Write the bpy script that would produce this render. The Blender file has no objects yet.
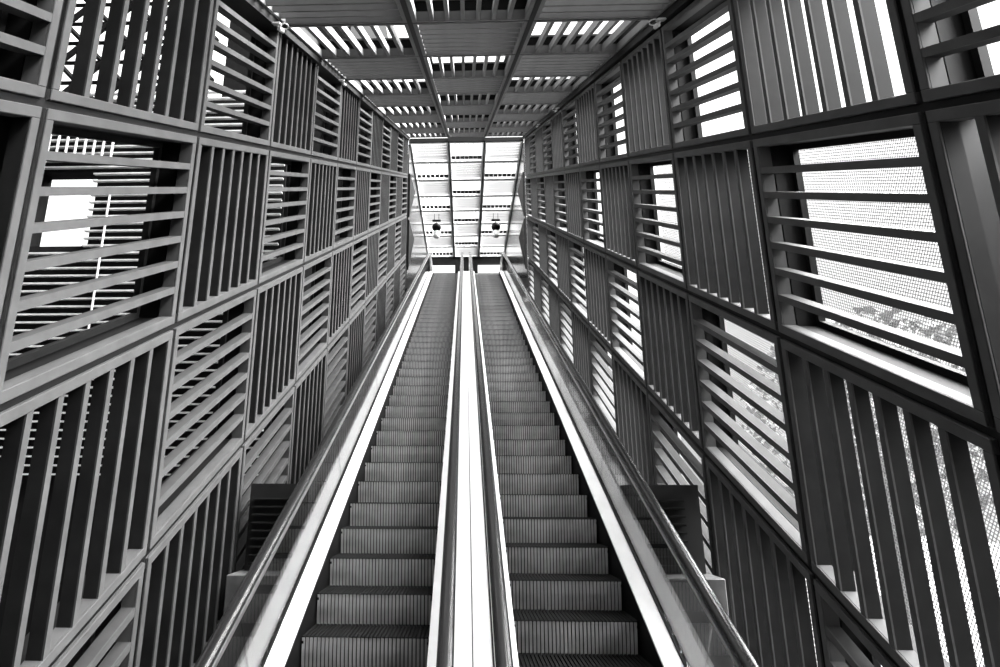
import bpy, bmesh, math, random
from mathutils import Vector, Matrix
random.seed(7)
C = bpy.context.scene.collection
A = math.radians(30.0)
CA, SA, T = math.cos(A), math.sin(A), math.tan(A)
EYE = 1.65                      # eye level
FLOOR = -0.45                   # lower landing
S = 1.9                         # length of one louvre panel along the incline
HP = 0.8 * S                    # its height, square to the incline
CY = 3.381                      # incline coordinate of the eye
XL, XR = -2.3296, 2.4478        # inner faces of the two walls

def W(x, y, z):
    """incline coordinates (x across, y up the slope, z square to it) -> world"""
    cy = y + CY
    return Vector((x, CA * cy - SA * z, SA * cy + CA * z + EYE))

# ------------------------------------------------------------------ materials
def mat(name, col, rough=0.5, metal=0.0, noise=0.0, nscale=6.0, spec=0.5, bump=0.0, stretch=None, ramp=None):
    m = bpy.data.materials.new(name); m.use_nodes = True
    nt = m.node_tree; b = nt.nodes['Principled BSDF']
    b.inputs['Roughness'].default_value = rough
    b.inputs['Metallic'].default_value = metal
    b.inputs['Specular IOR Level'].default_value = spec
    c = (col, col, col, 1)
    tc = nt.nodes.new('ShaderNodeTexCoord'); mp = nt.nodes.new('ShaderNodeMapping')
    nt.links.new(tc.outputs['Object'], mp.inputs['Vector'])
    if stretch: mp.inputs['Scale'].default_value = stretch
    n = nt.nodes.new('ShaderNodeTexNoise'); n.inputs['Scale'].default_value = nscale; n.inputs['Detail'].default_value = 5
    nt.links.new(mp.outputs['Vector'], n.inputs['Vector'])
    r = nt.nodes.new('ShaderNodeValToRGB')
    lo, hi = max(0, col * (1 - noise)), min(1, col * (1 + noise))
    r.color_ramp.elements[0].position = 0.3; r.color_ramp.elements[1].position = 0.7
    r.color_ramp.elements[0].color = (lo, lo, lo, 1); r.color_ramp.elements[1].color = (hi, hi, hi, 1)
    nt.links.new(n.outputs['Fac'], r.inputs['Fac']); nt.links.new(r.outputs['Color'], b.inputs['Base Color'])
    if bump:
        bp = nt.nodes.new('ShaderNodeBump'); bp.inputs['Strength'].default_value = bump; bp.inputs['Distance'].default_value = 0.01
        nt.links.new(n.outputs['Fac'], bp.inputs['Height']); nt.links.new(bp.outputs['Normal'], b.inputs['Normal'])
    return m

M = dict(
    frame=mat('panel_frame_aluminium', 0.062, 0.6, noise=0.12, spec=0.06),
    blade=mat('blade_shade_dark', 0.016, 0.6, noise=0.15, spec=0.04),  # body tone kept dark to paint in the shade between blades
    lit_edge=mat('blade_lit_edge', 0.062, 0.6, noise=0.12, spec=0.06),  # front edges of the blades coloured lighter, as if lit
    casing=mat('outer_casing_black', 0.006, 0.7, spec=0.1),
    grid=mat('carrier_grid_black', 0.005, 0.6, spec=0.12),
    ceilblade=mat('ceiling_blade_lit_tone', 0.10, 0.55, noise=0.12),  # lighter copy of the blade tone, light from above painted in
    level=mat('level_blade_lit_tone', 0.045, 0.6, noise=0.12, spec=0.04),  # lighter copy of the blade tone, painting in light on the blade tops
    palegrey=mat('pale_grey_blade', 0.3, 0.5),
    white=mat('white_overlit_blade', 0.8, 0.5),  # upper hall blades: overexposed daylight put into the colour as white
    steel=mat('brushed_steel', 0.78, 0.32, metal=1.0, noise=0.08, nscale=3, stretch=(8, 0.6, 8)),
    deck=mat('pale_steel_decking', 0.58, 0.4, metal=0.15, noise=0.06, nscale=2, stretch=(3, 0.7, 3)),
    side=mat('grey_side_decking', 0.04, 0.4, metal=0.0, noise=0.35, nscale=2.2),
    black=mat('black_skirt', 0.004, 0.5, spec=0.1),
    rubber=mat('black_rubber_handrail', 0.008, 0.2, spec=0.3),
    riser=mat('ribbed_grey_riser', 0.56, 0.5, metal=0.0, noise=0.25, nscale=5),
    tread=mat('shaded_grooved_tread', 0.005, 0.6, spec=0.15),  # near-black stands in for shade on treads and in riser grooves
    concrete=mat('dark_floor', 0.03, 0.7, noise=0.3),
    building=mat('dark_facade', 0.008, 0.8, noise=0.2, spec=0.02),
    slat=mat('pale_facade_slat', 0.4, 0.5, noise=0.2),
    ground=mat('pale_paving', 0.1, 0.8, noise=0.25, nscale=0.6),
    plinth=mat('grey_plinth', 0.13, 0.4, noise=0.3),
    bulk=mat('black_vent_metal', 0.02, 0.5, spec=0.3),
    bark=mat('bark', 0.2, 0.9), leaf=mat('pale_leaf', 0.16, 0.7, noise=0.4, nscale=3),
    gloss=mat('glossy_dark_glass_cladding', 0.04, 0.2, noise=0.6, nscale=1.2, spec=0.22),
    lamp=mat('black_lamp_globe', 0.004, 0.5, spec=0.1), lampw=mat('pale_lamp_housing', 0.75, 0.5),
    cable=mat('white_cable', 0.4, 0.5),
)
def glass_mat():
    m = bpy.data.materials.new('balustrade_glass'); m.use_nodes = True
    nt = m.node_tree; nt.nodes.clear()
    o = nt.nodes.new('ShaderNodeOutputMaterial'); mx = nt.nodes.new('ShaderNodeMixShader')
    t = nt.nodes.new('ShaderNodeBsdfTransparent'); t.inputs[0].default_value = (.86, .86, .86, 1)
    g = nt.nodes.new('ShaderNodeBsdfGlossy'); g.inputs['Roughness'].default_value = 0.02
    lw = nt.nodes.new('ShaderNodeLayerWeight'); lw.inputs['Blend'].default_value = 0.5
    pw = nt.nodes.new('ShaderNodeMath'); pw.operation = 'POWER'; pw.inputs[1].default_value = 4.0; nt.links.new(lw.outputs['Facing'], pw.inputs[0])
    f = nt.nodes.new('ShaderNodeMath'); f.operation = 'MULTIPLY_ADD'; f.inputs[1].default_value = 0.55; f.inputs[2].default_value = 0.04; nt.links.new(pw.outputs[0], f.inputs[0])
    nt.links.new(f.outputs[0], mx.inputs[0]); nt.links.new(t.outputs[0], mx.inputs[1]); nt.links.new(g.outputs[0], mx.inputs[2])
    nt.links.new(mx.outputs[0], o.inputs[0]); return m
M['glass'] = glass_mat()
def mesh_mat():
    """woven wire screen: square holes on a 3 cm pitch"""
    m = bpy.data.materials.new('woven_wire_screen'); m.use_nodes = True
    nt = m.node_tree; b = nt.nodes['Principled BSDF']; b.inputs['Base Color'].default_value = (.4, .4, .4, 1)
    b.inputs['Roughness'].default_value = .6
    o = nt.nodes['Material Output']; tc = nt.nodes.new('ShaderNodeTexCoord'); sp = nt.nodes.new('ShaderNodeSeparateXYZ')
    nt.links.new(tc.outputs['Object'], sp.inputs[0])
    def wire(out, pitch, w):
        a = nt.nodes.new('ShaderNodeMath'); a.operation = 'DIVIDE'; a.inputs[1].default_value = pitch
        nt.links.new(out, a.inputs[0])
        fr = nt.nodes.new('ShaderNodeMath'); fr.operation = 'FRACT'; nt.links.new(a.outputs[0], fr.inputs[0])
        lt = nt.nodes.new('ShaderNodeMath'); lt.operation = 'LESS_THAN'; lt.inputs[1].default_value = w
        nt.links.new(fr.outputs[0], lt.inputs[0]); return lt.outputs[0]
    mxm = nt.nodes.new('ShaderNodeMath'); mxm.operation = 'MAXIMUM'
    nt.links.new(wire(sp.outputs['Y'], .022, .2), mxm.inputs[0]); nt.links.new(wire(sp.outputs['Z'], .022, .2), mxm.inputs[1])
    t = nt.nodes.new('ShaderNodeBsdfTransparent'); mx = nt.nodes.new('ShaderNodeMixShader')
    nt.links.new(mxm.outputs[0], mx.inputs[0]); nt.links.new(t.outputs[0], mx.inputs[1]); nt.links.new(b.outputs[0], mx.inputs[2])
    nt.links.new(mx.outputs[0], o.inputs[0]); return m
M['mesh'] = mesh_mat()

# ------------------------------------------------------------------ helpers
def box(bm, x0, x1, y0, y1, z0, z1, f=None, mi=0, bev=0.0):
    vs = [bm.verts.new((x, y, z)) for x in (x0, x1) for y in (y0, y1) for z in (z0, z1)]
    q = [(0, 1, 3, 2), (4, 6, 7, 5), (0, 4, 5, 1), (2, 3, 7, 6), (0, 2, 6, 4), (1, 5, 7, 3)]
    fs = [bm.faces.new([vs[i] for i in k]) for k in q]
    for a in fs: a.material_index = mi
    if bev:
        es = list({e for a in fs for e in a.edges})
        r = bmesh.ops.bevel(bm, geom=es, offset=bev, segments=1, affect='EDGES', clamp_overlap=True)
    return fs
def mesh(name, bm, mats, fmap=None, smooth=False):
    if fmap:
        for v in bm.verts: v.co = fmap(v.co)
    bmesh.ops.recalc_face_normals(bm, faces=bm.faces[:])
    me = bpy.data.meshes.new(name); bm.to_mesh(me); bm.free()
    for m in (mats if isinstance(mats, (list, tuple)) else [mats]): me.materials.append(m)
    if smooth:
        for p in me.polygons: p.use_smooth = True
    return me
def link(name, me, parent=None):
    o = bpy.data.objects.new(name, me); C.objects.link(o)
    if parent: o.parent = parent
    return o
def tag(o, label=None, cat=None, group=None, kind=None):
    if label: o['label'] = label
    if cat: o['category'] = cat
    if group: o['group'] = group
    if kind: o['kind'] = kind
    return o
def empty(name, loc=(0, 0, 0), incline=False):
    o = bpy.data.objects.new(name, None); C.objects.link(o); o.location = loc
    o.empty_display_size = .2
    if incline: o.rotation_euler = (A, 0, 0)
    return o
def tube(bm, pts, r, n=8, closed=False, sx=1.0):
    rings = []
    P = [Vector(p) for p in pts]
    for i, p in enumerate(P):
        if closed: d = P[(i + 1) % len(P)] - P[i - 1]
        else: d = P[min(i + 1, len(P) - 1)] - P[max(i - 1, 0)]
        d.normalize()
        up = Vector((1, 0, 0)) if abs(d.x) < .9 else Vector((0, 0, 1))
        u = d.cross(up).normalized(); v = d.cross(u).normalized()
        rings.append([bm.verts.new(p + u * r * math.cos(2 * math.pi * k / n) + v * r * sx * math.sin(2 * math.pi * k / n)) for k in range(n)])
    m = len(rings)
    for i in range(m if closed else m - 1):
        a, b = rings[i], rings[(i + 1) % m]
        for k in range(n): bm.faces.new((a[k], a[(k + 1) % n], b[(k + 1) % n], b[k]))
    if not closed: bm.faces.new(rings[0]); bm.faces.new(rings[-1])
def sweep(bm, path, prof, closed=True):
    """sweep an (x, h) profile along a (Y, Z) path; h is square to the path"""
    rings = []
    for i, (y, z) in enumerate(path):
        a, b = path[max(i - 1, 0)], path[min(i + 1, len(path) - 1)]
        d = Vector((b[0] - a[0], b[1] - a[1])).normalized(); nrm = Vector((-d.y, d.x))
        rings.append([bm.verts.new((x, y + nrm.x * h, z + nrm.y * h)) for x, h in prof])
    n = len(prof)
    for a, b in zip(rings, rings[1:]):
        for k in range(n if closed else n - 1): bm.faces.new((a[k], a[(k + 1) % n], b[(k + 1) % n], b[k]))
    if closed: bm.faces.new(rings[0]); bm.faces.new(rings[-1])

ORD = 'first second third fourth fifth sixth seventh eighth ninth tenth eleventh twelfth thirteenth fourteenth'.split()

# ------------------------------------------------------------------ camera
cam = bpy.data.cameras.new('camera'); co = bpy.data.objects.new('camera', cam); C.objects.link(co)
pitch, yaw, roll = -0.284127, 0.0310625, 0.0123204
R = Matrix.Rotation(yaw, 3, 'Z') @ Matrix.Rotation(pitch, 3, 'X') @ Matrix.Rotation(roll, 3, 'Y')
R = Matrix.Rotation(A, 3, 'X') @ R
R = R @ Matrix(((1, 0, 0), (0, 0, -1), (0, 1, 0)))      # camera looks along -Z, y up
co.matrix_world = Matrix.Translation((0, 0, EYE)) @ R.to_4x4()
cam.sensor_width = 36; cam.lens = 570 / 1000 * 36
cam.shift_x = 0.05153; cam.shift_y = 0.02073
cam.clip_start = .05; cam.clip_end = 500
bpy.context.scene.camera = co
RI = R.transposed()
def project(p):
    d = RI @ (Vector(p) - Vector((0, 0, EYE)))
    if d.z > -0.2: return None
    return 500 - 51.53 + 570 * d.x / -d.z, 333.5 + 20.73 - 570 * d.y / -d.z
def in_frame(pts, m=0):
    q = [project(p) for p in pts]
    q = [a for a in q if a]
    if len(q) < 3: return False
    return max(a[0] for a in q) > -m and min(a[0] for a in q) < 1000 + m and max(a[1] for a in q) > -m and min(a[1] for a in q) < 667 + m

# ------------------------------------------------------------------ louvre panels
FW, DEP, INS, TH, NB = 0.062, 0.108, 0.024, 0.05, 6
CAS0, CAS1 = 0.125, 0.27
def panel_meshes(tag_, La, Lb, fmap, lit_edge, blade, frame, casing, c1=CAS1, ck=.075, post=.05, TH=TH, cross=None, level=None):
    """(n, a, b): n outward, a up the slope, b across; meshes for frame, both blade directions, outer casing"""
    a0, a1, b0, b1 = INS, La - INS, INS, Lb - INS
    d = {}
    for kd in 'HV':
        bm = bmesh.new()
        for bx in ((a0, a1, b0, b0 + FW), (a0, a1, b1 - FW, b1), (a0, a0 + FW, b0 + FW, b1 - FW), (a1 - FW, a1, b0 + FW, b1 - FW)):
            up = kd == 'V' and bx[3] - bx[2] > bx[1] - bx[0]    # beside upright blades: body painted dark as shade behind the lighter front
            box(bm, 0, .016, *bx, bev=.004); box(bm, .016, DEP, *bx, mi=1 if up else 0)
        d['frame' + kd] = mesh(tag_ + '_frame', bm, [frame, blade], fmap)
    def bl(along):
        bm = bmesh.new()
        if along == 'a':
            box(bm, .004, .016, a0 + FW, a1 - FW, -TH / 2, TH / 2, mi=1); box(bm, .016, DEP - .004, a0 + FW, a1 - FW, -TH / 2, TH / 2, mi=0)
        else:
            box(bm, .004, .016, -TH / 2, TH / 2, b0 + FW, b1 - FW, mi=1); box(bm, .016, DEP - .004, -TH / 2, TH / 2, b0 + FW, b1 - FW, mi=0)
        return bm
    d['H'] = mesh(tag_ + '_blade_along', bl('a'), [level or blade, lit_edge], fmap)
    d['V'] = mesh(tag_ + '_blade_across', bl('b'), [cross or blade, cross or lit_edge], fmap)
    bm = bmesh.new(); k = ck
    a0, a1, b0, b1 = 0, La, 0, Lb
    for bx in ((a0, a1, b0, b0 + k), (a0, a1, b1 - k, b1), (a0, a0 + k, b0 + k, b1 - k), (a1 - k, a1, b0 + k, b1 - k)):
        box(bm, CAS0, c1, *bx)
    d['casing'] = mesh(tag_ + '_casing', bm, casing, fmap)
    bm = bmesh.new(); k = ck + .045
    for bx in ((a0, a1, b0, b0 + k), (a0, a1, b1 - k, b1), (a0, a0 + k, b0 + k, b1 - k), (a1 - k, a1, b0 + k, b1 - k)):
        box(bm, c1, c1 + post, *bx)
    d['post'] = mesh(tag_ + '_outer_frame', bm, blade, fmap)
    d['La'], d['Lb'], d['map'] = La, Lb, fmap
    return d
PROTO = {}
def place_panel(key, d, typ, loc, label, group):
    """one panel: an Empty with frame, six blades and, round the open ones, a deep outer casing"""
    if (key, typ) not in PROTO:
        r = empty('louvre_panel', loc, True)
        link('frame', d['frame' + typ], r)
        L = d['Lb'] if typ == 'H' else d['La']
        p = (L - 2 * INS - 2 * FW) / (NB + 1)
        for k in range(NB):
            o = link('blade', d[typ], r); t = INS + FW + (k + 1) * p
            v = Vector((0, 0, t)) if typ == 'H' else Vector((0, t, 0))
            o.location = d['map'](v)
        if typ == 'H':
            tag(link('outer_casing', d['casing'], r), 'black outer casing'); link('outer_frame', d['post'], r)
        PROTO[(key, typ)] = r
    else:
        src = PROTO[(key, typ)]
        r = src.copy(); C.objects.link(r); r.location = loc
        for ch in list(src.children):
            c = ch.copy(); C.objects.link(c); c.parent = r
    tag(r, label, 'louvre panel', group)
    return r

fl = lambda v: Vector((-v.x, v.y + T * v.z, v.z))
fr = lambda v: Vector((v.x, v.y + T * v.z, v.z))
fc = lambda v: Vector((v.z, v.y, v.x))
PM = {
    'left': panel_meshes('left', S, HP, fl, M['lit_edge'], M['blade'], M['frame'], M['casing'], level=M['level']),
    'right': panel_meshes('right', S, HP, fr, M['lit_edge'], M['blade'], M['frame'], M['casing'], level=M['level']),
}
ZR = {'left': 0.2517 * S, 'right': 0.2027 * S}
XW = {'left': XL, 'right': XR}
IMAX = 11
rows = ['top row', 'second row', 'third row', 'bottom row']
kinds = {'H': 'level-bladed', 'V': 'upright-bladed'}
for side in ('left', 'right'):
    sg = -1 if side == 'left' else 1
    for r in range(4):
        z = ZR[side] - r * HP; cnt = 0; pend = []
        for i in range(-2, IMAX):
            y = i * S - r * HP * T
            pts = [W(XW[side] + sg * n, y + a + T * b, z + b) for a in (0, S / 2, S) for b in (0, HP / 2, HP) for n in (0, .1)]
            loc = W(XW[side], y, z)
            if max(p.z for p in pts) < -.3: continue
            vis = in_frame(pts, -3)
            if not vis and not in_frame(pts, 330): continue
            typ = 'V' if (i + r) % 2 == 0 else 'H'
            if vis:
                cnt += 1
                lab = f"{kinds[typ]} louvre panel, {side} wall, {rows[r]}, {ORD[cnt-1]} from the lower end"
            else: lab = f"{kinds[typ]} louvre panel, {side} wall, {rows[r]}, {'just' if i > -1 else 'well'} past the picture's edge"
            place_panel(side, PM[side], typ, loc, lab, f'louvre panels of the {side} wall')

# carrier grid of each wall (setting)
for side in ('left', 'right'):
    sg = -1 if side == 'left' else 1
    bm = bmesh.new(); z0 = ZR[side]; g = .022
    def put(n0, n1, a0, a1, b0, b1): box(bm, n0, n1, a0, a1, b0, b1)
    ztop = HP; zbot = -3 * HP
    for i in range(-2, IMAX + 1): put(.03, .30, i * S - g, i * S + g, zbot, ztop)
    for r in range(5): put(.028, .302, -2 * S, IMAX * S, ztop - r * HP - g, ztop - r * HP + g)
    me = mesh('wall_' + side, bm, M['grid'], fl if side == 'left' else fr)
    o = link('wall_' + side, me); o.location = W(XW[side], 0, z0); o.rotation_euler = (A, 0, 0)
    tag(o, f'black steel carrier grid behind the {side} wall panels', kind='structure')

# ceiling: three bays of the same panels
ZC = 1.055 * S
XC = [XL, -0.36 * S, 0.44 * S, XR]
CO = 0.48 * S
bays = ['left', 'middle', 'right']
for c in range(3):
    w = XC[c + 1] - XC[c]
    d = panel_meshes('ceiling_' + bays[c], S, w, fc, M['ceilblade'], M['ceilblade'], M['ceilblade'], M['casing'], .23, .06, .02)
    cnt = 0
    for i in range(-1, IMAX):
        typ = ('H' if i % 2 == 0 else 'V') if c != 1 else ('V' if i % 2 == 0 else 'H')
        y = i * S + CO
        pts = [W(XC[c] + b, y + a, ZC) for a in (0, S / 2, S) for b in (0, w / 2, w)]
        vis = in_frame(pts, -2)
        if not vis and not in_frame(pts, 300): continue
        kt = 'lengthwise-bladed' if typ == 'H' else 'cross-bladed'
        if vis:
            cnt += 1; lab = f"{kt} louvre panel in the sloping ceiling, {bays[c]} bay, {ORD[cnt-1]} up"
        else: lab = f"{kt} louvre panel in the sloping ceiling, {bays[c]} bay, beyond the picture's edge"
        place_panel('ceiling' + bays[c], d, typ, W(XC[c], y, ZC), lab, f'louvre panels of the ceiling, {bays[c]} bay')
bm = bmesh.new(); g = .03
y0, y1 = -1 * S + CO, IMAX * S + CO
for x in XC[1:3]: box(bm, x - g, x + g, y0, y1, -.012, .24)
for i in range(-1, IMAX + 1): box(bm, XL, XR, i * S + CO - .02, i * S + CO + .02, .03, .24)
for x, sg in ((XL, -1), (XR, 1)): box(bm, min(x - sg * .05, x + sg * .4), max(x - sg * .05, x + sg * .4), y0, y1, -.10, -.002)
o = link('ceiling', mesh('ceiling', bm, M['grid'])); o.location = W(0, 0, ZC); o.rotation_euler = (A, 0, 0)
tag(o, 'black steel carrier beams of the sloping ceiling', kind='structure')

# ------------------------------------------------------------------ escalators
LAND = 9.85                                     # height of the upper landing
Y0 = 3.45 + FLOOR / T                           # where the nose line meets the lower landing
YT = 3.45 + LAND / T
RUN, RISE = 0.4, 0.4 * T
def ribbed(w, n, d):
    """comb profile across the step, x from -w/2"""
    out = []; p = w / n
    for k in range(n):
        x = -w / 2 + k * p
        out += [(x, 0), (x + p * .68, 0), (x + p * .68, -d), (x + p, -d)]
    return out
def step_meshes(w):
    pr = ribbed(w, 32, .014)
    bm = bmesh.new()                            # riser: nose at (0, 0), ribs facing down the slope, slightly curved
    rows_ = [(-.004, -.006), (.0, -.03), (.006, -.10), (.016, -.17), (.03, -RISE - .03)]
    prev = None
    for yy, zz in rows_:
        cur = [bm.verts.new((x, yy - d_, zz)) for x, d_ in pr]
        if prev:
            for k in range(len(pr) - 1):
                fa = bm.faces.new((prev[k], prev[k + 1], cur[k + 1], cur[k])); fa.material_index = 1 if k % 4 == 2 else 0  # groove bottoms take the tread tone as painted shade
        prev = cur
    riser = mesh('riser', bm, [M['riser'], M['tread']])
    bm = bmesh.new()                            # tread: grooves along the run
    prev = None
    for yy in (.0, RUN + .02):
        cur = [bm.verts.new((x, yy, d_)) for x, d_ in pr]
        if prev:
            for k in range(len(pr) - 1): bm.faces.new((prev[k], prev[k + 1], cur[k + 1], cur[k]))
        prev = cur
    box(bm, -w / 2, w / 2, .02, RUN, -.05, -.02)
    box(bm, -w / 2 - .001, -w / 2 + .012, 0, RUN, -.05, .002); box(bm, w / 2 - .012, w / 2 + .001, 0, RUN, -.05, .002)
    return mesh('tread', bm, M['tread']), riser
def nose(Y): return FLOOR + (Y - Y0) * T
def rail_path(h, ext0, ext1, rad=.7):
    """(Y, Z) path h above the nose line, level at both landings, with rounded ends dropping to the decking"""
    pts = []
    ya, yb = Y0, YT
    za, zb = FLOOR + h, LAND + h
    # lower newel
    r = .32
    for k in range(9):
        t = math.pi * (1.5 - k / 8)
        pts.append((ya - ext0 + r * math.cos(t), za - r + r * math.sin(t)))
    for k in range(9):
        t = k / 8; pts.append((ya - .4 + .8 * t, za + .4 * T * t * t))
    for k in range(9):
        t = k / 8; pts.append((yb - .4 + .8 * t, zb - .4 * T + .4 * T * (1 - (1 - t) ** 2)))
    for k in range(9):
        t = math.pi * (.5 - k / 8)
        pts.append((yb + ext1 + r * math.cos(t), zb - r + r * math.sin(t)))
    return pts
def incl_box(bm, x0, x1, ya, yb, z0, z1):
    """a bar along the slope between world distances ya and yb, z0..z1 square to the nose line"""
    y_a, y_b = ya, yb
    vs = []
    for x in (x0, x1):
        for Y in (y_a, y_b):
            for h in (z0, z1): vs.append(bm.verts.new((x, Y - h * SA, nose(Y) + h * CA)))
    for k in [(0, 1, 3, 2), (4, 6, 7, 5), (0, 4, 5, 1), (2, 3, 7, 6), (0, 2, 6, 4), (1, 5, 7, 3)]: bm.faces.new([vs[i] for i in k])
def deck_path(h, y_from, y_to):
    k = [q / 4 for q in range(5)]
    return [(y_from, FLOOR + h)] + [(Y0 - .3 + .6 * t, FLOOR + h + .3 * T * t * t) for t in k] + \
           [(YT - .3 + .6 * t, LAND + h - .3 * T * (1 - t) ** 2) for t in k] + [(y_to, LAND + h)]

W2 = 0.472
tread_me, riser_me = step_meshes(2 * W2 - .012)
HR = 0.775 / CA
def build_escalator(cx, phase, outer, label):
    root = empty('escalator', (cx, 0, 0))
    tag(root, label, 'escalator', 'pair of escalators')
    n = int((LAND - FLOOR) / RISE) + 3
    first = None
    for k in range(0, n + 1):
        Y = phase + RUN * k; Z = nose(Y)
        if Z < FLOOR + .02 or Z > LAND + .05: continue
        s_ = link('step', tread_me, root); s_.location = (0, Y, Z)
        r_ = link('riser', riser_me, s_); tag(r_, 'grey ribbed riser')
    # black skirts
    for sg in (-1, 1):
        bm = bmesh.new(); x = sg * (W2 + .004)
        sweep(bm, deck_path(.0, Y0 - 1.4, YT + 1.2), [(x, -.42), (x + sg * .014, -.42), (x + sg * .014, .085), (x, .085)])
        link('skirt', mesh('skirt', bm, M['black']), root)
        bm = bmesh.new(); x0, x1 = sg * (W2 + .006), sg * .607
        if sg != outer: x0, x1 = sg * (W2 + .006), sg * .600
        sweep(bm, deck_path(.09, Y0 - 1.5, YT + 1.25), [(x0, -.0), (x0, .022), (x1, .028), (x1, -.0)])
        link('inner_decking', mesh('inner_decking', bm, M['deck']), root)
        bm = bmesh.new()
        sweep(bm, deck_path(.06, Y0 - 1.5, YT + 1.25), [(sg * .609, 0), (sg * .609, .062), (sg * .622, .062), (sg * .622, .05), (sg * .638, .05), (sg * .638, .062), (sg * .649, .062), (sg * .649, 0)])
        link('glass_channel', mesh('glass_channel', bm, M['black']), root)
        # glass in lengths with open joints
        x = sg * .63; Lg = 2.36; Y = Y0 - 1.0; top = .735
        while Y < YT + .6:
            Ye = min(Y + Lg, YT + .6)
            bm = bmesh.new()
            ys = [Y + (Ye - Y) * q / 6 for q in range(7)]
            def base(yy): return min(max(nose(yy), FLOOR), LAND)
            vs = []
            for xx in (x - .006, x + .006):
                vs.append([[bm.verts.new((xx, yy - (h_ * SA if Y0 < yy < YT else 0), base(yy) + h_ * (CA if Y0 < yy < YT else 1))) for h_ in (.118, top)] for yy in ys])
            for q in range(6):
                for m_ in (0, 1): bm.faces.new((vs[m_][q][0], vs[m_][q + 1][0], vs[m_][q + 1][1], vs[m_][q][1]))
                for h_ in (0, 1): bm.faces.new((vs[0][q][h_], vs[0][q + 1][h_], vs[1][q + 1][h_], vs[1][q][h_]))
            for q in (0, 6): bm.faces.new((vs[0][q][0], vs[0][q][1], vs[1][q][1], vs[1][q][0]))
            link('glass_panel', mesh('glass_panel', bm, M['glass']), root)
            Y = Ye + .008
        # handrail on a bright guide
        path = rail_path(HR, 1.0, .9)
        bm = bmesh.new()
        prof = [(x - .042, -.012), (x - .046, .004), (x - .036, .022), (x - .018, .03), (x + .018, .03), (x + .036, .022), (x + .046, .004), (x + .042, -.012), (x + .022, -.016), (x - .022, -.016)]
        sweep(bm, path, prof)
        h = link('handrail', mesh('handrail', bm, M['rubber'], smooth=True), root)
        bm = bmesh.new()
        sweep(bm, path, [(x - .047, -.042), (x - .047, -.017), (x + .047, -.017), (x + .047, -.042)])
        link('handrail_guide', mesh('handrail_guide', bm, M['steel']), root)
    # outer decking beyond the glass and the truss cladding
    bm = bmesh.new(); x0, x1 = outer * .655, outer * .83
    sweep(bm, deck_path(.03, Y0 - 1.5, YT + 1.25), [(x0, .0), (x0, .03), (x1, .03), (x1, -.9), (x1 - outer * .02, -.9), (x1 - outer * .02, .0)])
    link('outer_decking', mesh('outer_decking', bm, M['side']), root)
    bm = bmesh.new()
    sweep(bm, deck_path(-.55, Y0 - 1.4, YT + 1.2), [(-.62, -.45), (-.62, 0), (.62, 0), (.62, -.45)])
    link('truss', mesh('truss', bm, M['black']), root)
    bm = bmesh.new(); box(bm, -W2, W2, YT + .05, YT + 1.2, LAND - .03, LAND + .012, bev=.004)
    link('comb_plate', mesh('comb_plate', bm, M['steel']), root)
    return root
EL, ER = -0.742, 0.826
build_escalator(EL, 4.531 - 3 * RUN, -1, 'escalator on the left of the pale centre deck, dark ribbed steps climbing between glass balustrades')
build_escalator(ER, 4.691 - 3 * RUN, 1, 'escalator on the right of the pale centre deck, dark ribbed steps climbing between glass balustrades')
# centre deck
xa, xb = EL + .652, ER - .652
xm = (xa + xb) / 2
cd = empty('centre_deck', (0, 0, 0)); tag(cd, 'long pale steel cover strip running between the two escalators', 'deck')
for a, b in ((xa, xm - .004), (xm + .004, xb)):
    bm = bmesh.new(); sweep(bm, deck_path(.10, Y0 - 1.5, YT + .75), [(a, -.06), (a, .02), (b, .02), (b, -.06)])
    link('cover_plate', mesh('cover_plate', bm, M['deck']), cd)

# ------------------------------------------------------------------ floors
bm = bmesh.new(); box(bm, XL - .4, XR + .4, -6, 1.9, FLOOR - .25, FLOOR)
tag(link('floor', mesh('floor', bm, M['concrete'])), 'dark lower landing floor', kind='structure')
bm = bmesh.new(); box(bm, XL - .4, XR + .4, 0.2 * S, 12.1 * S, -.25, 0)
o = link('floor_slope', mesh('floor_slope', bm, M['concrete'])); o.location = W(0, 0, -2.22 * S); o.rotation_euler = (A, 0, 0)
tag(o, 'dark sloping slab under the escalators', kind='structure')
YE = 33.2
bm = bmesh.new()
box(bm, XL - .8, XR + .8, -6.3, -6, FLOOR - .25, 8); box(bm, XL - .8, XR + .8, -6.3, .5, 6.2, 6.5)  # unseen enclosure, added to keep entrance light out
box(bm, XL - .8, XL - .5, -6, .6, FLOOR - 3, 6.2); box(bm, XR + .5, XR + .8, -6, .6, FLOOR - 3, 6.2)
tag(link('wall_light_block', mesh('wall_light_block', bm, M['concrete'])), 'unseen dark enclosure added at the lower landing to cut entrance light', kind='structure')
bm = bmesh.new(); box(bm, XL - .1, XR + .1, YT + .4, YE + 1, LAND - .45, LAND - .05)
tag(link('floor_upper', mesh('floor_upper', bm, M['concrete'])), 'upper landing floor', kind='structure')

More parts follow.
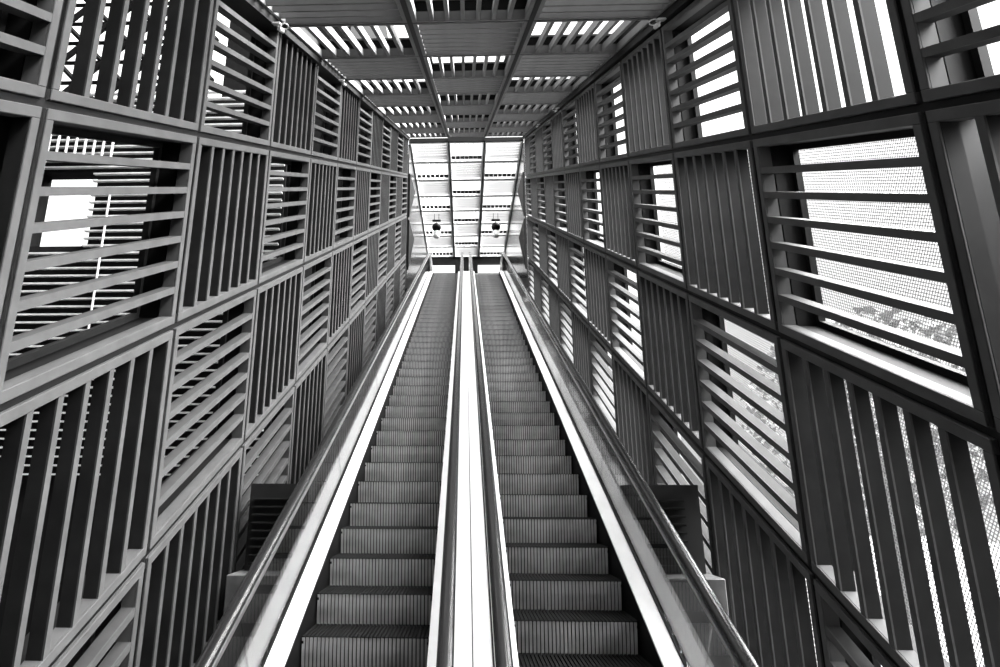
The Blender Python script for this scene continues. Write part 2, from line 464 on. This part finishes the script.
# ------------------------------------------------------------------ louvred vents beside the escalators
def vent(sg, x0, x1):
    root = empty('vent_bulkhead', (sg * (x0 + x1) / 2, 5.9, .9))
    w = (x1 - x0)
    bm = bmesh.new(); box(bm, -w / 2, w / 2, 0.03, .8, 0, .84)
    # flared cheek towards the wall
    link('housing', mesh('housing', bm, M['bulk']), root)
    for k in range(9):
        bm = bmesh.new(); z = .06 + k * .077
        box(bm, -w / 2 + .05, w / 2 - .16, -.015, .045, z, z + .02, bev=.003)
        link('vent_slat', mesh('vent_slat', bm, M['blade']), root)
    tag(root, f"black box with level vent slats between the {'left' if sg < 0 else 'right'} escalator and the wall", 'vent', 'vent boxes beside the escalators')
    bm = bmesh.new()
    box(bm, -w / 2 - (.06 if sg < 0 else .01), w / 2 + (.01 if sg < 0 else .06), -.25, 1.0, -1.9, 0, bev=.008)
    p = link('vent_plinth', mesh('vent_plinth', bm, M['plinth'])); p.location = (sg * (x0 + x1) / 2, 5.9, .895)
    tag(p, f"grey plinth under the black vent box beside the {'left' if sg < 0 else 'right'} escalator", 'plinth', 'plinths beside the escalators')
vent(-1, 1.60, 2.2); vent(1, 1.68, 2.32)

# ------------------------------------------------------------------ upper hall
HC = EYE + 14.35
YC = 21.2; MOD = 1.5
fu = lambda v: Vector((v.z, v.y, v.x))
bayw = [XC[k + 1] - XC[k] for k in range(3)]
for c in range(3):
    d = panel_meshes('upper_' + bays[c], MOD, bayw[c], fu, M['white'], M['white'], M['white'], M['casing'], .30, .03, .01, .02, M['palegrey'])
    for i in range(8):
        typ = ('V' if i % 2 == 0 else 'H') if c != 1 else ('H' if i % 2 == 0 else 'V')
        kt = 'open lengthwise-bladed' if typ == 'H' else 'pale cross-bladed'
        r = place_panel('upper' + bays[c], d, typ, (XC[c], YC + i * MOD, HC), f"{kt} panel in the bright level ceiling, {bays[c]} bay, {ORD[i]} beyond slope", f'panels of the bright level ceiling, {bays[c]} bay')
        r.rotation_euler = (0, 0, 0)
bm = bmesh.new()
for x in XC: box(bm, x - .02, x + .02, YC - .1, YE, HC - .01, HC + .2)
for i in range(9): box(bm, XL, XR, YC + i * MOD - .03, YC + i * MOD + .03, HC + .02, HC + .2)
tag(link('ceiling_upper', mesh('ceiling_upper', bm, M['grid'])), 'dark carrier beams of the bright level ceiling', kind='structure')
for side, x in (('left', XL), ('right', XR)):
    sg = -1 if side == 'left' else 1
    bm = bmesh.new()
    yy = YC + .05
    # glossy cladding sheets with open joints
    k = 0
    while yy < YE:
        ye = min(yy + 1.2, YE)
        box(bm, min(x, x + sg * .05), max(x, x + sg * .05), yy + .01, ye - .01, LAND - .4, HC - .03)
        yy = ye
    tag(link('wall_upper_' + side, mesh('wall_upper_' + side, bm, M['gloss'])), f'glossy dark cladding wall on the {side} of the upper hall', kind='structure')
for side, x in (('left', XL), ('right', XR)):
    sg = -1 if side == 'left' else 1
    bm = bmesh.new()
    for za, zm, zb in ((14.6, 15.0, 12.6), (12.5, 12.7, 10.3)):
        q = [(YC + .05, za), (YC + 2.3, zm), (YC + .05, zb)]
        f0 = [bm.verts.new((x - sg * .004, a, b)) for a, b in q]; f1 = [bm.verts.new((x - sg * .06, a, b)) for a, b in q]
        bm.faces.new(f0); bm.faces.new(f1[::-1])
        for k in range(3): bm.faces.new((f0[k], f0[(k + 1) % 3], f1[(k + 1) % 3], f1[k]))
    tag(link('trim_upper_' + side, mesh('trim_upper_' + side, bm, M['casing'])), f'black pointed cheek plates at the {side} wall end', kind='structure')
bm = bmesh.new()
box(bm, XL, XR, YE, YE + .3, HC - .42, HC + .3)
box(bm, XL, XR, YE, YE + .3, LAND - .4, HC - 1.05)
for x0, x1 in ((XL, XL + .25), (XC[1] + .05, XC[2] - .05), (XR - .25, XR)): box(bm, x0, x1, YE + .001, YE + .299, HC - 1.05, HC - .42)
tag(link('wall_end', mesh('wall_end', bm, M['grid'])), 'dark end wall of the upper hall with two bright openings', kind='structure')

# globe lamps
def lamp(x, label):
    root = empty('globe_lamp', (x, 27.6, HC))
    bm = bmesh.new(); box(bm, -.22, .22, -.06, .06, -.38, -.3, bev=.01); link('bracket', mesh('bracket', bm, M['lamp']), root)
    bm = bmesh.new(); tube(bm, [(-.12, 0, -.3), (-.12, 0, .05)], .015); tube(bm, [(.12, 0, -.3), (.12, 0, .05)], .015); link('stem', mesh('stem', bm, M['lamp']), root)
    bm = bmesh.new(); tube(bm, [(0, 0, -.38), (0, 0, -.5)], .02); bmesh.ops.create_uvsphere(bm, u_segments=20, v_segments=12, radius=.24, matrix=Matrix.Translation((0, 0, -.72)))
    link('globe', mesh('globe', bm, M['lamp'], smooth=True), root)
    bm = bmesh.new()
    n = 18; prev = None
    for r_, z_ in ((.08, -.93), (.15, -.97), (.17, -1.22), (.14, -1.3), (.06, -1.33)):
        cur = [bm.verts.new((r_ * math.cos(2 * math.pi * k / n), r_ * math.sin(2 * math.pi * k / n), z_)) for k in range(n)]
        if prev:
            for k in range(n): bm.faces.new((prev[k], prev[(k + 1) % n], cur[(k + 1) % n], cur[k]))
        prev = cur
    bm.faces.new(prev)
    link('housing', mesh('housing', bm, M['lampw']), root)
    tag(root, label, 'lamp', 'globe lamps of the upper hall')
lamp(-1.5, 'black globe lamp with pale housing hanging over the head of the left escalator')
lamp(1.62, 'black globe lamp with pale housing hanging over the head of the right escalator')

# small fixtures along the ceiling edge
def fixture(x, y, sg, label, loop):
    root = empty('edge_spotlight', W(x, y, ZC - .11), True)
    bm = bmesh.new(); box(bm, -.05, .05, -.05, .05, 0, .02, bev=.004); link('mounting_plate', mesh('mounting_plate', bm, M['cable']), root)
    bm = bmesh.new(); tube(bm, [(0, 0, 0), (-sg * .04, -.02, -.05)], .012); tube(bm, [(-sg * .03, -.03, -.05), (-sg * .05, .05, -.06)], .024, n=12); link('lamp_head', mesh('lamp_head', bm, M['cable']), root)
    if loop:
        bm = bmesh.new(); pts = [(-sg * (.03 + .05 * (1 - math.cos(t))), .03 + .03 * math.sin(t), -.01 - .025 * math.sin(t)) for t in [2 * math.pi * k / 20 for k in range(20)]]
        tube(bm, pts, .008, n=6, closed=True); link('cable_loop', mesh('cable_loop', bm, M['cable']), root)
    tag(root, label, 'spotlight', 'small spotlights along the ceiling edges')
fixture(XL + .09, 4.21, -1, 'small white spotlight with a cable loop at the near end of the left ceiling edge', True)
fixture(XL + .09, 7.94, -1, 'small white spotlight farther up the left ceiling edge', False)
fixture(XR - .09, 4.37, 1, 'small white spotlight with a cable loop at the near end of the right ceiling edge', True)
fixture(XR - .09, 12.3, 1, 'small white spotlight halfway up the right ceiling edge', True)
fixture(XR - .09, 16.18, 1, 'small white spotlight highest up the right ceiling edge', False)

# ------------------------------------------------------------------ outside
bm = bmesh.new(); box(bm, -60, 60, -30, 80, -4.2, -3.6)
tag(link('ground', mesh('ground', bm, M['ground'])), 'pale paved ground outside', kind='structure')
nb = empty('neighbour_building', (-8.6, 12.2, -3.6))
tag(nb, 'dark building seen through the left louvres, pale level slats and one bright opening', 'building')
bm = bmesh.new()
def wl(x0, x1, z0, z1, y0=0.25, y1=.6): box(bm, x0 + 8.6, x1 + 8.6, y0, y1, z0 + 3.6, z1 + 3.6)
wl(-14, -10.55, -3.6, 11.5); wl(-9.1, -4.4, -3.6, 11.5); wl(-10.55, -9.1, -3.6, 7.4); wl(-10.55, -9.1, 9.4, 11.5)
box(bm, -5.8, -5.4, -26, .25, 0, 17)  # side wall added to block sky light from the left
box(bm, .4, 4.0, .6, 7, 0, 15); box(bm, -1, 4.0, 7, 45, 0, 32)  # tall masses added to shut off more of the left sky
box(bm, -5, 4.7, -24, -9.6, 0, 19)  # near mass added to keep sky light off the left blades
link('facade_and_light_blocks', mesh('facade_and_light_blocks', bm, M['building']), nb)
bm = bmesh.new(); z = 2.0
while z < 11.5:
    segs = [(-13, -10.55), (-9.1, -4.4)] if 7.3 < z < 9.4 else [(-13, -4.4)]
    for a, b in segs: box(bm, a + 8.6, b + 8.6, .06, .14, z + 3.6, z + 3.6 + .035)
    z += .19
link('slat_screen', mesh('slat_screen', bm, M['slat']), nb)
bm = bmesh.new(); tube(bm, [(.05, -.02, 7.6), (.05, -.02, 12.4)], .025)
link('downpipe', mesh('downpipe', bm, M['slat']), nb)
bm = bmesh.new()
for k in range(9): tube(bm, [(-1.9 + k * .23, -.05, 13.1), (-1.9 + k * .23, -.05, 14.0)], .03)
link('railing', mesh('railing', bm, M['slat']), nb)
bm = bmesh.new()
for k in range(7):
    z0 = 15.1 + k * .62
    tube(bm, [(-5.2, .4, z0), (1.9, .4, z0)], .05, n=6)
    for j in range(12):
        x0 = -5.2 + j * .6
        tube(bm, [(x0 if (j + k) % 2 else x0 + .6, .4, z0), (x0 + .6 if (j + k) % 2 else x0, .4, z0 + .62)], .075, n=6)
link('roof_lattice', mesh('roof_lattice', bm, M['building']), nb)

# wire screens outside the lower right panels
bm = bmesh.new(); box(bm, -.0015, .0015, -.6 * S, 3.2 * S, -3 * HP, -.05, f=None)
me = mesh('wire_screen', bm, M['mesh'], fr)
o = link('wire_screen', me); o.location = W(XR + .52, 0, ZR['right']); o.rotation_euler = (A, 0, 0)
tag(o, 'fine woven wire screen hung outside the lower panels of the right wall', 'wire screen')

# pale trees beyond the right wall
def tree(x, y, h, label):
    root = empty('tree', (x, y, -3.6))
    bm = bmesh.new(); tube(bm, [(0, 0, 0), (.1, 0, h * .3), (-.1, .1, h * .6)], .22, n=8)
    for k in range(6):
        a = k * 1.05; tube(bm, [(0, 0, h * .35 + k * .2), (1.6 * math.cos(a), 1.6 * math.sin(a), h * .6 + k * .2)], .07, n=6)
    link('trunk', mesh('trunk', bm, M['bark']), root)
    bm = bmesh.new()
    for k in range(2600):
        while True:
            p = Vector((random.uniform(-1, 1), random.uniform(-1, 1), random.uniform(-1, 1)))
            if .35 < p.length < 1: break
        p = Vector((p.x * h * .36, p.y * h * .36, h * .68 + p.z * h * .33))
        r_ = random.uniform(.1, .26); u = Vector((random.gauss(0, 1), random.gauss(0, 1), random.gauss(0, 1))).normalized(); v = u.orthogonal().normalized()
        w_ = u.cross(v)
        bm.faces.new([bm.verts.new(p + q) for q in (v * r_, w_ * r_ * .5, -v * r_, -w_ * r_ * .5)])
    link('crown', mesh('crown', bm, M['leaf']), root)
    tag(root, label, 'tree', 'trees beyond the right wall')
tree(13.5, 9.5, 10, 'pale leafy tree seen through the lowest open louvres of the right wall')
tree(13, 18.5, 11, 'pale leafy tree standing farther up the slope beyond the right wall')

# ------------------------------------------------------------------ light
w = bpy.data.worlds.new('sky'); bpy.context.scene.world = w; w.use_nodes = True
# overcast sky: brightest overhead, paler towards the horizon
nt = w.node_tree; bg = nt.nodes['Background']; bg.inputs[1].default_value = 1.0
tc = nt.nodes.new('ShaderNodeTexCoord'); sp = nt.nodes.new('ShaderNodeSeparateXYZ'); rp = nt.nodes.new('ShaderNodeMapRange')
nt.links.new(tc.outputs['Generated'], sp.inputs[0]); nt.links.new(sp.outputs['Z'], rp.inputs['Value'])
rp.inputs['From Min'].default_value = 0.15; rp.inputs['From Max'].default_value = 0.95; rp.inputs['To Min'].default_value = 1.02; rp.inputs['To Max'].default_value = 3.0
nt.links.new(rp.outputs['Result'], bg.inputs[0])
sun = bpy.data.lights.new('hazy_sun', 'SUN'); sun.energy = 76.0; sun.angle = math.radians(60)
so = bpy.data.objects.new('hazy_sun', sun); C.objects.link(so)
so.rotation_euler = Vector((-.66, -.09, -.72)).to_track_quat('-Z', 'Y').to_euler()
vs = bpy.context.scene.view_settings
vs.view_transform = 'Standard'; vs.look = 'None'; vs.gamma = 1; vs.use_curve_mapping = False; vs.exposure = 0.0
